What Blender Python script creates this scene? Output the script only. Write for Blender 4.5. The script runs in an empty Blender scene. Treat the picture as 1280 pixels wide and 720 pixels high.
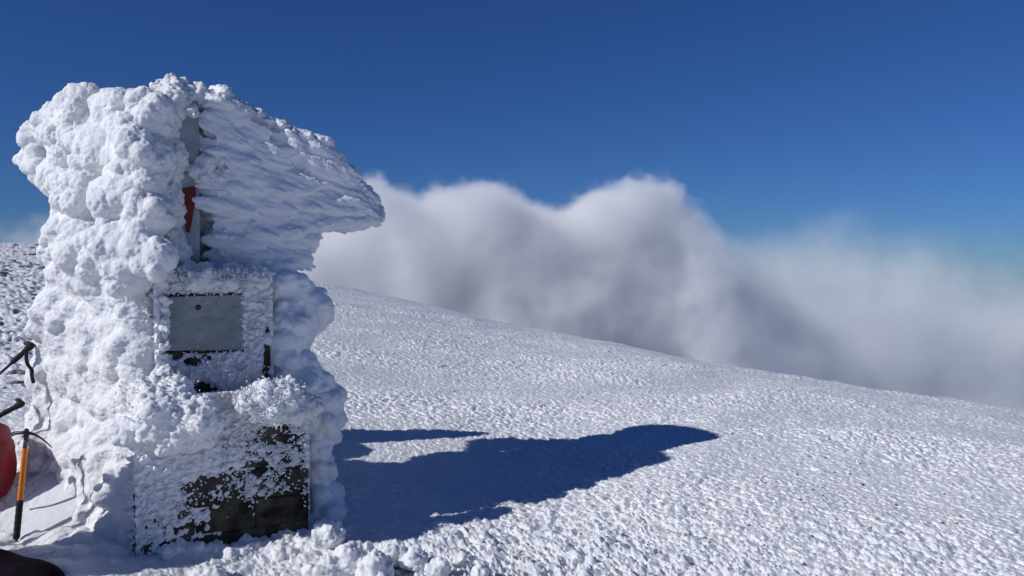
import bpy, bmesh, math, random
import numpy as np
from mathutils import Vector, Matrix, Quaternion

random.seed(7)
rng = np.random.default_rng(7)
sc = bpy.context.scene
C = sc.collection
F = 995.0                       # focal length in photograph pixels
PITCH = math.radians(1.38)      # camera looks slightly down

# ------------------------------------------------------------------ helpers
cp, sp_ = math.cos(PITCH), math.sin(PITCH)
def P(x, y, Y):
    """measured point of the photograph at depth Y -> metres"""
    dx, dz = (x - 640) / F, (360 - y) / F
    fy = cp + dz * sp_
    fz = -sp_ + dz * cp
    t = Y / fy
    return np.array([dx * t, Y, fz * t])

def link(o, parent=None):
    C.objects.link(o)
    if parent is not None:
        o.parent = parent
    return o

def thing(name, label, cat, loc=(0, 0, 0), group=None, kind=None):
    o = bpy.data.objects.new(name, None)
    o.empty_display_size = 0.1
    o.location = loc
    C.objects.link(o)
    o['label'] = label; o['category'] = cat
    if group: o['group'] = group
    if kind: o['kind'] = kind
    return o

def smooth(me, on=True):
    me.polygons.foreach_set('use_smooth', np.full(len(me.polygons), on))
    me.update()

def mesh_np(name, V, Q, mat, parent=None, loc=None, sm=True):
    me = bpy.data.meshes.new(name)
    V = np.asarray(V, dtype=np.float32); Q = np.asarray(Q, dtype=np.int32)
    k = Q.shape[1]
    me.vertices.add(len(V)); me.vertices.foreach_set('co', V.ravel())
    me.loops.add(Q.size); me.loops.foreach_set('vertex_index', Q.ravel())
    me.polygons.add(len(Q))
    me.polygons.foreach_set('loop_start', np.arange(0, Q.size, k, dtype=np.int32))
    me.polygons.foreach_set('loop_total', np.full(len(Q), k, dtype=np.int32))
    me.update(calc_edges=True); me.validate()
    smooth(me, sm)
    me.materials.append(mat)
    o = bpy.data.objects.new(name, me)
    link(o, parent)
    return o

def obj(name, bm, mat, parent=None, sm=True):
    """link a bmesh (in world metres) as one mesh; children are moved into the parent's frame"""
    me = bpy.data.meshes.new(name)
    bm.to_mesh(me); bm.free()
    smooth(me, sm)
    if mat: me.materials.append(mat)
    o = bpy.data.objects.new(name, me)
    link(o, parent)
    return o

def settle(root):
    """parts were modelled in world metres: express them relative to the thing's base"""
    off = Matrix.Translation(-root.location)
    def rec(o):
        for c in o.children:
            if o is root: c.matrix_parent_inverse = Matrix.Identity(4)
            if c.type == 'MESH': c.data.transform(off)
            rec(c)
    rec(root)

# ------------------------------------------------------------------ noise (numpy)
def h32(ix, iy, iz, seed):
    with np.errstate(over='ignore'):
        h = (ix.astype(np.int64).astype(np.uint32) * np.uint32(0x8da6b343)) ^ (iy.astype(np.int64).astype(np.uint32) * np.uint32(0xd8163841)) \
            ^ (iz.astype(np.int64).astype(np.uint32) * np.uint32(0xcb1ab31f)) ^ np.uint32((seed * 0x9E3779B1) & 0xffffffff)
        h ^= h >> np.uint32(15); h *= np.uint32(0x2c1b3c6d); h ^= h >> np.uint32(12)
        h *= np.uint32(0x297a2d39); h ^= h >> np.uint32(15)
    return h
def rnd(ix, iy, iz, seed):
    return h32(ix, iy, iz, seed).astype(np.float64) / 4294967295.0

def vnoise(p, seed=0):
    f = np.floor(p); u = p - f; u = u * u * u * (u * (u * 6 - 15) + 10)
    r = 0
    for dx in (0, 1):
        wx = u[:, 0] if dx else 1 - u[:, 0]
        for dy in (0, 1):
            wy = u[:, 1] if dy else 1 - u[:, 1]
            for dz in (0, 1):
                wz = u[:, 2] if dz else 1 - u[:, 2]
                r = r + wx * wy * wz * rnd(f[:, 0] + dx, f[:, 1] + dy, f[:, 2] + dz, seed)
    return r * 2 - 1
def fbm(p, seed=0, octv=4, gain=.5):
    a, s, t = 1, 0, 0
    for i in range(octv):
        s = s + a * vnoise(p * (2 ** i) + 17.3 * i, seed + i); t += a; a *= gain
    return s / t
def worley(p, seed=0):
    f = np.floor(p)
    best = np.full(len(p), 9.0)
    for dx in (-1, 0, 1):
        for dy in (-1, 0, 1):
            for dz in (-1, 0, 1):
                c0, c1, c2 = f[:, 0] + dx, f[:, 1] + dy, f[:, 2] + dz
                d = (c0 + rnd(c0, c1, c2, seed) - p[:, 0]) ** 2 + (c1 + rnd(c0, c1, c2, seed + 1) - p[:, 1]) ** 2 \
                    + (c2 + rnd(c0, c1, c2, seed + 2) - p[:, 2]) ** 2
                best = np.minimum(best, d)
    return np.sqrt(best)
def worley2(p, seed=0, rad=False):
    """2-D cells: distance and the cell's own random value"""
    f = np.floor(p)
    z = np.zeros(len(p))
    best = np.full(len(p), 9.0); val = np.zeros(len(p))
    for dx in (-1, 0, 1):
        for dy in (-1, 0, 1):
            c0, c1 = f[:, 0] + dx, f[:, 1] + dy
            d = (c0 + rnd(c0, c1, z, seed) - p[:, 0]) ** 2 + (c1 + rnd(c0, c1, z, seed + 1) - p[:, 1]) ** 2
            m = d < best
            best = np.where(m, d, best); val = np.where(m, rnd(c0, c1, z, seed + 2), val)
    return np.sqrt(best), val
def sstep(a, b, x):
    t = np.clip((x - a) / (b - a), 0, 1)
    return t * t * (3 - 2 * t)

# ------------------------------------------------------------------ materials
def new_mat(name):
    m = bpy.data.materials.new(name); m.use_nodes = True
    nt = m.node_tree
    return m, nt, nt.nodes['Principled BSDF']

def snow_mat(name, col=(.86, .87, .88), scale=60, bump=.5, dist=.01, sss=.0, rough=.55):
    m, nt, b = new_mat(name)
    N, L = nt.nodes.new, nt.links.new
    tc = N('ShaderNodeTexCoord')
    n1 = N('ShaderNodeTexNoise'); n1.inputs['Scale'].default_value = scale; n1.inputs['Detail'].default_value = 5; n1.inputs['Roughness'].default_value = .65
    n2 = N('ShaderNodeTexNoise'); n2.inputs['Scale'].default_value = 1.7; n2.inputs['Detail'].default_value = 4
    L(tc.outputs['Object'], n1.inputs['Vector']); L(tc.outputs['Object'], n2.inputs['Vector'])
    r = N('ShaderNodeValToRGB')
    r.color_ramp.elements[0].position = .3; r.color_ramp.elements[0].color = (col[0] * .93, col[1] * .94, col[2] * .96, 1)
    r.color_ramp.elements[1].position = .7; r.color_ramp.elements[1].color = (*col, 1)
    L(n2.outputs['Fac'], r.inputs['Fac']); L(r.outputs['Color'], b.inputs['Base Color'])
    bp = N('ShaderNodeBump'); bp.inputs['Strength'].default_value = bump; bp.inputs['Distance'].default_value = dist
    n3 = N('ShaderNodeTexVoronoi'); n3.inputs['Scale'].default_value = scale * 2.2
    L(tc.outputs['Object'], n3.inputs['Vector'])
    ma = N('ShaderNodeMath'); ma.operation = 'MULTIPLY_ADD'; ma.inputs[1].default_value = -.45
    L(n3.outputs['Distance'], ma.inputs[0]); L(n1.outputs['Fac'], ma.inputs[2])
    L(ma.outputs[0], bp.inputs['Height']); L(bp.outputs['Normal'], b.inputs['Normal'])
    b.inputs['Roughness'].default_value = rough
    b.inputs['Specular IOR Level'].default_value = .25
    if sss:
        b.inputs['Subsurface Weight'].default_value = sss
        b.inputs['Subsurface Radius'].default_value = (.8, .9, 1.0)
        b.inputs['Subsurface Scale'].default_value = .02
    return m

def plain_mat(name, c1, c2, scale=8, rough=.6, metal=0, bump=.2, dist=.003, detail=6, spec=.4, coat=0):
    m, nt, b = new_mat(name)
    N, L = nt.nodes.new, nt.links.new
    tc = N('ShaderNodeTexCoord')
    n1 = N('ShaderNodeTexNoise'); n1.inputs['Scale'].default_value = scale; n1.inputs['Detail'].default_value = detail
    L(tc.outputs['Object'], n1.inputs['Vector'])
    r = N('ShaderNodeValToRGB')
    r.color_ramp.elements[0].position = .35; r.color_ramp.elements[0].color = (*c1, 1)
    r.color_ramp.elements[1].position = .68; r.color_ramp.elements[1].color = (*c2, 1)
    L(n1.outputs['Fac'], r.inputs['Fac']); L(r.outputs['Color'], b.inputs['Base Color'])
    bp = N('ShaderNodeBump'); bp.inputs['Strength'].default_value = bump; bp.inputs['Distance'].default_value = dist
    n2 = N('ShaderNodeTexNoise'); n2.inputs['Scale'].default_value = scale * 6; n2.inputs['Detail'].default_value = 4
    L(tc.outputs['Object'], n2.inputs['Vector'])
    L(n2.outputs['Fac'], bp.inputs['Height']); L(bp.outputs['Normal'], b.inputs['Normal'])
    b.inputs['Roughness'].default_value = rough; b.inputs['Metallic'].default_value = metal
    b.inputs['Specular IOR Level'].default_value = spec
    b.inputs['Coat Weight'].default_value = coat
    return m

M_SNOW = snow_mat('wind_packed_snow', (.755, .765, .785), 90, .45, .006)
M_RIME = snow_mat('rime_ice', (.93, .935, .945), 120, .7, .010, sss=.1)
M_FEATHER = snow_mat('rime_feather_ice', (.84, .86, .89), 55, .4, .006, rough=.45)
M_CRUST = snow_mat('rime_crust', (.84, .85, .87), 110, .5, .006)
M_STONE = plain_mat('dark_lichen_stone', (.013, .011, .008), (.105, .094, .068), 9, .85, 0, .9, .012, spec=.2)
M_MORTAR = plain_mat('mortar', (.05, .05, .045), (.11, .105, .095), 14, .9, 0, .6, .006, spec=.2)
M_ROCK_SPECK = plain_mat('rock_and_shadow_speck', (.07, .075, .085), (.26, .27, .29), 12, .9, 0, .6, .01, spec=.2)  # rubble rock; the same grey colours the specks that stand for shadows
M_PLAQUE = plain_mat('weathered_plaque_metal', (.22, .245, .25), (.34, .365, .365), 7, .6, 0, .25, .003, spec=.35)
def plaque_mat():
    nt = M_PLAQUE.node_tree; b = nt.nodes['Principled BSDF']; N, L = nt.nodes.new, nt.links.new
    src = b.inputs['Base Color'].links[0].from_socket
    tc = N('ShaderNodeTexCoord'); mp = N('ShaderNodeMapping'); mp.inputs['Scale'].default_value = (3, 3, 6)
    mp.inputs['Rotation'].default_value = (0, math.radians(12), 0)
    L(tc.outputs['Object'], mp.inputs['Vector'])
    n = N('ShaderNodeTexNoise'); n.inputs['Scale'].default_value = 3; n.inputs['Detail'].default_value = 8; n.inputs['Roughness'].default_value = .7
    L(mp.outputs['Vector'], n.inputs['Vector'])
    r = N('ShaderNodeValToRGB'); r.color_ramp.elements[0].position = .42; r.color_ramp.elements[0].color = (.85, .85, .84, 1)
    r.color_ramp.elements[1].position = .66; r.color_ramp.elements[1].color = (1.12, 1.13, 1.15, 1)
    L(n.outputs['Fac'], r.inputs['Fac'])
    mx = N('ShaderNodeMix'); mx.data_type = 'RGBA'; mx.blend_type = 'MULTIPLY'; mx.inputs['Factor'].default_value = 1
    L(src, mx.inputs['A']); L(r.outputs['Color'], mx.inputs['B']); L(mx.outputs['Result'], b.inputs['Base Color'])
plaque_mat()
M_BOLT = plain_mat('rusty_bolt', (.05, .045, .04), (.09, .08, .07), 40, .7, .4)
M_POST = plain_mat('galvanised_post', (.26, .30, .32), (.40, .44, .46), 10, .5, .25, .1, .002)
M_RED = plain_mat('faded_red_paint', (.12, .008, .006), (.20, .014, .009), 14, .55, 0, .2, .002)
M_BLACKP = plain_mat('black_plastic', (.010, .011, .012), (.02, .021, .022), 60, .55, 0, .3, .001)
M_FOAM = plain_mat('black_foam_grip', (.012, .013, .013), (.022, .023, .023), 120, .85, 0, .4, .002)
M_ALU = plain_mat('dark_anodised_tube', (.045, .05, .055), (.07, .075, .08), 30, .35, .7, .05, .001)
M_STEEL = plain_mat('forged_steel', (.10, .11, .12), (.2, .21, .22), 35, .42, .85, .2, .001)
M_DSTEEL = plain_mat('dark_forged_steel', (.03, .035, .04), (.07, .075, .08), 35, .45, .75, .2, .001)
M_ORANGE = plain_mat('orange_painted_shaft', (.78, .20, .008), (.86, .26, .012), 12, .42, 0, .1, .001)
M_PACKRED = plain_mat('red_nylon', (.17, .003, .01), (.25, .006, .016), 9, .6, 0, .35, .003)
M_STRAP = plain_mat('black_webbing', (.010, .010, .012), (.02, .02, .022), 90, .8, 0, .5, .001)
M_DARKPACK = plain_mat('dark_plum_nylon', (.005, .003, .006), (.012, .006, .013), 14, .9, 0, .5, .004, spec=.12)

# ------------------------------------------------------------------ sun
ELEV = math.radians(33.8)
SX, SY = -.87, -.495
nn = math.hypot(SX, SY)
SUN = Vector((SX / nn * math.cos(ELEV), SY / nn * math.cos(ELEV), math.sin(ELEV)))

# ------------------------------------------------------------------ terrain
H0 = 1.97
_ph = np.radians(np.arange(-180, 180.01, .5))
_knx = np.array([-900, -400, 0, 200, 400, 520, 650, 800, 950, 1100, 1280, 1700, 2500])
_kny = np.array([312, 306, 303, 322, 353, 379, 410, 437, 465, 488, 520, 575, 610])
_kD = np.array([55, 50, 42, 40, 36, 31, 26, 20, 17, 15.5, 14.5, 14, 14])
_ka = np.arctan((_knx - 640) / F)
_v = (_kny - 336) / F * np.cos(_ka)
_tv = np.interp(_ph, np.r_[-np.pi, -2, _ka, 2, np.pi], np.r_[.03, -.02, _v, .12, .03])
_tD = np.interp(_ph, np.r_[-np.pi, _ka, np.pi], np.r_[30, _kD, 30])
_kern = np.exp(-.5 * (np.arange(-20, 21) / 6.0) ** 2); _kern /= _kern.sum()
_tv = np.convolve(np.pad(_tv, 20, mode='wrap'), _kern, 'valid')
_tD = np.convolve(np.pad(_tD, 20, mode='wrap'), _kern, 'valid')

def ground_large(X, Y):
    ph = np.arctan2(X, Y); r = np.hypot(X, Y)
    te = np.interp(ph, _ph, _tv); D = np.interp(ph, _ph, _tD)
    rr = np.minimum(r, 2.2 * D)
    z = -te * rr - H0 * (1 - rr / D) ** 2
    sl = -te + 2 * H0 / D * (1 - 2.2)
    z = z + np.maximum(r - 2.2 * D, 0) * sl
    # drift heaped on the windward side of the marker, hollow in front of its stones
    z = z + .32 * np.exp(-(((X + 2.55) / .40) ** 2 + ((Y - 5.1) / .42) ** 2))
    z = z - .13 * np.exp(-(((X + 2.9) / .55) ** 2 + ((Y - 4.25) / .5) ** 2))
    z = z - .15 * np.exp(-(((X + 1.55) / .75) ** 2 + ((Y - 4.2) / .55) ** 2))
    return z

def ground_detail(X, Y):
    r = np.hypot(X, Y)
    n = len(X)
    p = np.c_[X, Y, np.zeros(n)]
    ca, sa = math.cos(math.radians(-35)), math.sin(math.radians(-35))
    U = X * ca - Y * sa; W = X * sa + Y * ca
    pa = np.c_[U, W, np.zeros(n)]
    big = fbm(pa * np.array([.35, .8, 1]), 11, 3)
    med = fbm(pa * np.array([1.1, 2.4, 1]), 21, 3)
    warp = np.c_[vnoise(p * 9, 31), vnoise(p * 9, 32)] * .35
    d4, v4 = worley2(np.c_[U * 62, W * 74] + warp * 3, 65)      # frost grain
    t4 = np.clip(1 - (d4 / .66) ** 2, 0, 1) * v4 * sstep(14, 6, r)
    fade_left = sstep(-.30, -.55, np.arctan2(X, Y)) * sstep(7, 11, r)
    d1, v1 = worley2(np.c_[U * 18, W * 25] + warp, 41)          # tufts some 5-7 cm across
    t1 = np.sqrt(np.clip(1 - (d1 / .66) ** 2, 0, 1)) * (.25 + .75 * v1)
    d2, v2 = worley2(np.c_[U * 36, W * 44] + warp * 2, 51)      # crystals some 2-3 cm
    t2 = np.clip(1 - (d2 / .66) ** 2, 0, 1) * (.3 + .7 * v2)
    d3, v3 = worley2(np.c_[U * 7.5, W * 10] + warp, 61)         # larger clumps
    t3 = np.clip(1 - (d3 / .62) ** 2, 0, 1) * (v3 > .4) * (.4 + .6 * v3)
    patch = np.clip(.5 + fbm(p * np.array([.8, 1.1, 1]), 71, 4) * 1.2, 0.2, 1)
    # heavy rime clumps close to the marker's lee and along the lower edge of the picture
    near = np.exp(-(((X + .15) / 1.3) ** 2 + ((Y - 4.2) / .75) ** 2))
    near2 = np.exp(-(((X - .9) / 2.2) ** 2 + ((Y - 4.3) / .9) ** 2))
    drift = np.exp(-(((X + 2.5) / .62) ** 2 + ((Y - 4.4) / .75) ** 2))     # the smooth packed drift
    lee = np.exp(-(((X + .75) / .5) ** 2 + ((Y - 5.0) / .5) ** 2))
    calm = np.clip(1 - drift * 1.1 - lee * .75, .08, 1)
    z = big * .08 * sstep(2, 7, r) + med * .03
    z = z + calm * ((.013 + .012 * patch) * t1 * (.5 + patch * .7) + .010 * t2 * (.5 + .5 * t1) + .016 * t3 * patch + .0055 * t4)
    z = z + near * (.040 * t3 + .026 * t1 + .016 * t2 + .010 * t4) + near2 * (.004 * t3 + .004 * t1 + .008 * t2)
    z = z + fade_left * (.13 * np.clip(fbm(pa * np.array([.5, 1.5, 1]), 81, 4) , -.6, 1) + .045 * t3)
    hgt = calm * (.03 * t1 + .012 * t2) + near * .06 * t3 + near2 * .03 * t3
    return z, hgt

def build_ground():
    th = np.r_[np.arange(-180, -80, 2.5), np.arange(-80, -36, .16), np.arange(-36, 36, .066), np.arange(36, 64, .16), np.arange(64, 180, 2.0)]
    th = np.radians(th)
    rs = [.35]
    while rs[-1] < 1.4: rs.append(rs[-1] * 1.08)
    while rs[-1] < 3.6: rs.append(rs[-1] + .018)
    while rs[-1] < 6.5: rs.append(rs[-1] + .0085)
    while rs[-1] < 9: rs.append(rs[-1] + .0125)
    while rs[-1] < 24: rs.append(rs[-1] * 1.0024)
    while rs[-1] < 60: rs.append(rs[-1] * 1.008)
    while rs[-1] < 1800: rs.append(rs[-1] * 1.05)
    rs = np.array(rs)
    nt_, nr = len(th), len(rs)
    T, R = np.meshgrid(th, rs)
    X = (R * np.sin(T)).ravel(); Y = (R * np.cos(T)).ravel()
    z = ground_large(X, Y)
    det, hgt = np.zeros_like(X), np.zeros_like(X)
    mk = (np.hypot(X, Y) < 70) & (np.abs(T.ravel()) < math.radians(82))
    det[mk], hgt[mk] = ground_detail(X[mk], Y[mk])
    ed = sstep(math.radians(81), math.radians(64), np.abs(T.ravel())) * sstep(70, 55, np.hypot(X, Y))
    det *= ed; hgt *= ed
    fr = sstep(60, 200, np.hypot(X, Y))
    z = z + det * (1 - fr) + fr * 3 * fbm(np.c_[X, Y, X * 0] * .01, 91, 3)
    # feathers lean into the wind
    X2 = X - .8 * hgt * .8; Y2 = Y - .45 * hgt * .8
    V = np.c_[X2, Y2, z]
    idx = np.arange(nt_ * nr).reshape(nr, nt_)
    a = idx[:-1]; b = idx[1:]
    a2 = np.roll(a, -1, 1); b2 = np.roll(b, -1, 1)
    Q = np.stack([a.ravel(), b.ravel(), b2.ravel(), a2.ravel()], 1)[:, ::-1]
    # centre cap
    V = np.vstack([V, [0, 0, ground_large(np.array([1e-3]), np.array([1e-3]))[0]]])
    o = mesh_np('snow_field', V, Q, M_SNOW)
    o['kind'] = 'structure'
    o['label'] = 'wind-textured snow slope falling away to the right'
    return o
build_ground()

def gz(x, y):
    X = np.array([x], float); Y = np.array([y], float)
    return float(ground_large(X, Y)[0] + ground_detail(X, Y)[0][0])

def ground_hit(x, y):
    """first ground point seen at that photograph position"""
    Ys = np.linspace(3, 45, 2500)
    pts = P(x, y, 1.0)[None, :] * Ys[:, None]
    g = ground_large(pts[:, 0], pts[:, 1])
    k = np.argmax(pts[:, 2] < g)
    return pts[k] if pts[k, 2] < g[k] else None

# ------------------------------------------------------------------ dark specks standing in for small shadows, and rubble in the snow
def add_rock(bm, c, r, flat=.6, seed=0, sub=1):
    res = bmesh.ops.create_icosphere(bm, subdivisions=sub, radius=1)
    rr = random.Random(seed)
    sx, sy, sz = r * rr.uniform(.7, 1.3), r * rr.uniform(.6, 1.1), r * flat * rr.uniform(.7, 1.2)
    rot = Matrix.Rotation(rr.uniform(0, 6.28), 3, 'Z')
    for v in res['verts']:
        k = 1 + rr.uniform(-.22, .22)
        p = rot @ Vector((v.co.x * sx * k, v.co.y * sy * k, v.co.z * sz * k))
        v.co = p + Vector(c)

bm = bmesh.new()
k = 0
spots = []
for _ in range(330):
    spots.append((random.uniform(400, 1280), random.uniform(360, 720), 1))
for cx, cy, sx, sy, n in ((570, 485, 35, 40, 18), (450, 372, 60, 12, 34), (610, 440, 90, 18, 34), (1000, 610, 60, 25, 18), (830, 660, 120, 35, 22), (1120, 590, 60, 20, 8), (560, 425, 60, 14, 20)):
    for _ in range(n): spots.append((random.gauss(cx, sx), random.gauss(cy, sy), 1.15))
for x, y, s in spots:
    h = ground_hit(x, y)
    if h is None or h[1] > 34: continue
    X, Y = h[0], h[1]
    if math.hypot(X + 1.7, Y - 5.0) < 1.0 or (430 < x < 910 and 515 < y < 670): continue
    r = random.uniform(.005, .014) * s * (1 + max(0, Y - 8) * .028)
    add_rock(bm, (X, Y, gz(X, Y) + r * .1), r, .7, k); k += 1
o = obj('shadow_specks', bm, M_ROCK_SPECK, sm=False); o['kind'] = 'stuff'  # grey pebble shapes standing in for shadows between the snow tufts
o['label'] = 'small dark specks standing in for shadows on the snow slope'; o['category'] = 'shadow_specks'
bm = bmesh.new()
for _ in range(170):
    x = random.uniform(-60, 62); y = random.uniform(304, 500)
    if random.random() < .45: y = random.uniform(303, 345)
    h = ground_hit(x, y)
    if h is None: continue
    X, Y = h[0], h[1]
    if Y > 45: continue
    r = random.uniform(.04, .13) * (.35 + Y / 24)
    add_rock(bm, (X, Y, gz(X, Y) - r * .12), r, .42, k, 2); k += 1
o = obj('rubble', bm, M_ROCK_SPECK, sm=False); o['kind'] = 'stuff'
o['label'] = 'snow-streaked grey rubble on the rise behind the marker'; o['category'] = 'rubble'

# ------------------------------------------------------------------ summit marker
YAW = math.radians(28)
NF = np.array([math.sin(YAW), -math.cos(YAW), 0])      # normal of the face with the plaque
TF = np.array([math.cos(YAW), math.sin(YAW), 0])       # along that face, to the right
UZ = np.array([0, 0, 1.0])
CB = np.array([-1.87, 5.0, 0]); HB = .46               # lower block
CU = np.array([-1.90, 5.0, 0]); HU = .31               # upper block
CPo = np.array([-2.02, 4.90, 0]); HP = .085            # post
ZSTEP = P(200, 497, 4.5)[2]; ZU = P(260, 352, 4.75)[2]; ZT = 1.02
ZB = -1.95

def face_pt(x, y, c, half):
    """where the line of sight meets the front face"""
    a = P(x, y, 1.0); o = c + NF * half
    t = o.dot(NF) / a.dot(NF)
    p = a * t
    return (p - o).dot(TF), p[2]
def world_f(c, half, a, z, out=0.0):
    return c * np.array([1, 1, 0]) + NF * (half + out) + TF * a + UZ * z

marker = thing('summit_marker', 'tall stepped stone summit marker thickly coated in white rime with a grey plaque', 'summit marker',
               (CB[0], CB[1], -1.62), kind='thing')

def add_obox(bm, c, tx, ty, hx, hy, z0, z1, jit=0.0, bev=0.0, seed=0):
    rr = random.Random(seed)
    vs = []
    for z in (z0, z1):
        for sx, sy in ((-1, -1), (1, -1), (1, 1), (-1, 1)):
            p = np.array([c[0], c[1], 0]) + tx * hx * sx + ty * hy * sy + UZ * z
            vs.append(bm.verts.new(p + np.array([rr.uniform(-jit, jit) for _ in range(3)])))
    fs = [(3, 2, 1, 0), (4, 5, 6, 7), (0, 1, 5, 4), (1, 2, 6, 5), (2, 3, 7, 6), (3, 0, 4, 7)]
    ff = [bm.faces.new([vs[i] for i in f]) for f in fs]
    if bev:
        es = list({e for f in ff for e in f.edges})
        bmesh.ops.bevel(bm, geom=es, offset=bev, segments=2, affect='EDGES', profile=.6)

def masonry(bm, c, half, z0, z1, seed):
    """courses of rough stones round a block"""
    rr = random.Random(seed)
    z = z0
    while z < z1 - .02:
        hgt = min(rr.uniform(.13, .2), z1 - z)
        if z1 - z - hgt < .06: hgt = z1 - z
        for nrm, tan in ((NF, TF), (-TF, NF), (-NF, -TF), (TF, -NF)):
            a = -half
            while a < half - .02:
                w = min(rr.uniform(.16, .36), half - a)
                if half - a - w < .09: w = half - a
                pc = c + nrm * (half - .07) + tan * (a + w / 2)
                add_obox(bm, pc, tan, nrm, w / 2 - .003, .07 + rr.uniform(-.008, .014), z + .003, z + hgt - .003, .009, .014, rr.randint(0, 99999))
                a += w
        z += hgt
bm = bmesh.new(); add_obox(bm, CB, TF, NF, HB - .015, HB - .015, ZB, ZSTEP - .01); obj('mortar_core', bm, M_MORTAR, marker, False)
bm = bmesh.new(); masonry(bm, CB, HB, ZB + .28, ZSTEP, 3); obj('lower_block', bm, M_STONE, marker, False)
bm = bmesh.new(); add_obox(bm, CU, TF, NF, HU, HU, ZSTEP - .05, ZU, .004, .02); obj('upper_block', bm, M_STONE, marker, False)
bm = bmesh.new(); add_obox(bm, CPo, TF, NF, HP, HP, ZU - .02, ZT, 0, .006); post = obj('post', bm, M_POST, marker, False)

# red painted flash on the post: a tapering plate
def front_poly(name, pts, c, half, out0, out1, mat, parent, bev=.0015):
    bm = bmesh.new()
    q = [face_pt(x, y, c, half) for x, y in pts]
    A = [bm.verts.new(world_f(c, half, a, z, out1)) for a, z in q]
    B = [bm.verts.new(world_f(c, half, a, z, out0)) for a, z in q]
    f = bm.faces.new(A); bm.faces.new(B[::-1])
    for i in range(len(q)):
        j = (i + 1) % len(q); bm.faces.new((A[j], A[i], B[i], B[j]))
    bmesh.ops.recalc_face_normals(bm, faces=bm.faces)
    bmesh.ops.bevel(bm, geom=list(bm.edges), offset=bev, segments=1, affect='EDGES')
    return obj(name, bm, mat, parent, False)
front_poly('red_mark', [(225, 236), (244, 233), (245, 246), (240, 275), (237, 292), (233, 290), (229, 274), (224, 252)], CPo, HP, .001, .012, M_RED, post)

PL = [(205, 371), (303, 368), (303, 437), (205, 438)]
plaque = front_poly('plaque', PL, CU, HU, .001, .026, M_PLAQUE, marker, .004)
def disc_on(c, half, px, r, out0, out1, mat, parent, name):
    a, z = face_pt(*px, c, half)
    bm = bmesh.new()
    res = bmesh.ops.create_cone(bm, cap_ends=True, segments=14, radius1=r, radius2=r * .75, depth=out1 - out0)
    q = Vector(NF).to_track_quat('Z', 'Y')
    bmesh.ops.rotate(bm, verts=bm.verts, cent=(0, 0, 0), matrix=q.to_matrix())
    bmesh.ops.translate(bm, verts=bm.verts, vec=world_f(c, half, a, z, (out0 + out1) / 2))
    return obj(name, bm, mat, parent, True)
disc_on(CU, HU, (247, 384), .017, .026, .034, M_BOLT, plaque, 'bolt')

# ---- masks of bare stone on the front faces (ellipses measured on the photograph)
def bare_mask(c, half, A, Z, ells):
    m = np.zeros_like(A)
    for x, y, rx, ry in ells:
        a0, z0 = face_pt(x, y, c, half); a1, _ = face_pt(x + rx, y, c, half); _, z1 = face_pt(x, y + ry, c, half)
        d = ((A - a0) / (a1 - a0)) ** 2 + ((Z - z0) / (z1 - z0)) ** 2
        m = np.maximum(m, 1 - np.clip(d, 0, 4) / 2)
    return m

def crust_sheet(name, c, half, z0, z1, amax0, amax1, fn, normal, tangent, step=.0055):
    na = int((amax1 - amax0) / step); nz = int((z1 - z0) / step)
    a = np.linspace(amax0, amax1, na); z = np.linspace(z0, z1, nz)
    A, Z = np.meshgrid(a, z); A, Z = A.ravel(), Z.ravel()
    base = np.c_[c[0] + normal[0] * half + tangent[0] * A, c[1] + normal[1] * half + tangent[1] * A, Z]
    h = fn(A, Z, base)
    V = base + normal[None, :] * h[:, None]
    V[:, 2] += .25 * np.maximum(h, 0)
    V[:, :2] -= .35 * np.maximum(h, 0)[:, None] * TF[None, :2]
    idx = np.arange(na * nz).reshape(nz, na)
    Q = np.stack([idx[:-1, :-1].ravel(), idx[:-1, 1:].ravel(), idx[1:, 1:].ravel(), idx[1:, :-1].ravel()], 1)
    keep = (h[Q] > -.028).any(1)
    Q = Q[keep]
    used, inv = np.unique(Q, return_inverse=True)
    return mesh_np(name, V[used], inv.reshape(Q.shape), M_CRUST, marker)

def tuftfield(A, Z, s, seed):
    w = np.c_[vnoise(np.c_[A * 20, Z * 20, A * 0], seed), vnoise(np.c_[A * 20, Z * 20, A * 0], seed + 5)] * .3
    d, v = worley2(np.c_[A, Z] * s + w, seed + 9)
    return np.clip(1 - d / .54, 0, 1) ** .7 * (.25 + .75 * v)

LOW_BARE = [(345, 543, 40, 13), (372, 545, 14, 18), (305, 652, 70, 26), (362, 655, 30, 30), (238, 662, 20, 12), (362, 622, 20, 12), (300, 632, 16, 12), (270, 645, 22, 10),
            (262, 605, 14, 8), (235, 610, 10, 6), (370, 595, 16, 12), (325, 585, 18, 8), (300, 675, 80, 14)]
def low_fn(A, Z, B):
    bare = bare_mask(CB, HB, A, Z, LOW_BARE)
    n = fbm(np.c_[A * 9, Z * 9, A * 0], 7, 3)
    t = tuftfield(A, Z, 21, 100); t2 = tuftfield(A, Z, 44, 120); t3 = tuftfield(A, Z, 11, 140)
    zlo = sstep(face_pt(300, 640, CB, HB)[1], face_pt(300, 560, CB, HB)[1], Z)
    lef = sstep(.30, -.25, A)
    h = -.019 + .017 * zlo + .019 * lef + .030 * t + .018 * t2 + .012 * t3 * zlo + .014 * n
    h -= np.clip(bare * 1.0 + 1.1 * n - .30, 0, 1) * .034
    return h
crust_sheet('rime_crust', CB, HB, ZB + .2, ZSTEP + .02, -HB - .02, HB + .02, low_fn, NF, TF)
def side_fn(A, Z, B):
    t = tuftfield(A, Z, 22, 260); t2 = tuftfield(A, Z, 48, 270); n = fbm(np.c_[A * 9, Z * 9, A * 0], 47, 3)
    return .012 + .034 * t + .016 * t2 + .02 * n
crust_sheet('rime_crust', CB, HB, ZB + .2, ZSTEP + .02, -HB, HB + .01, side_fn, -TF, NF)
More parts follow.
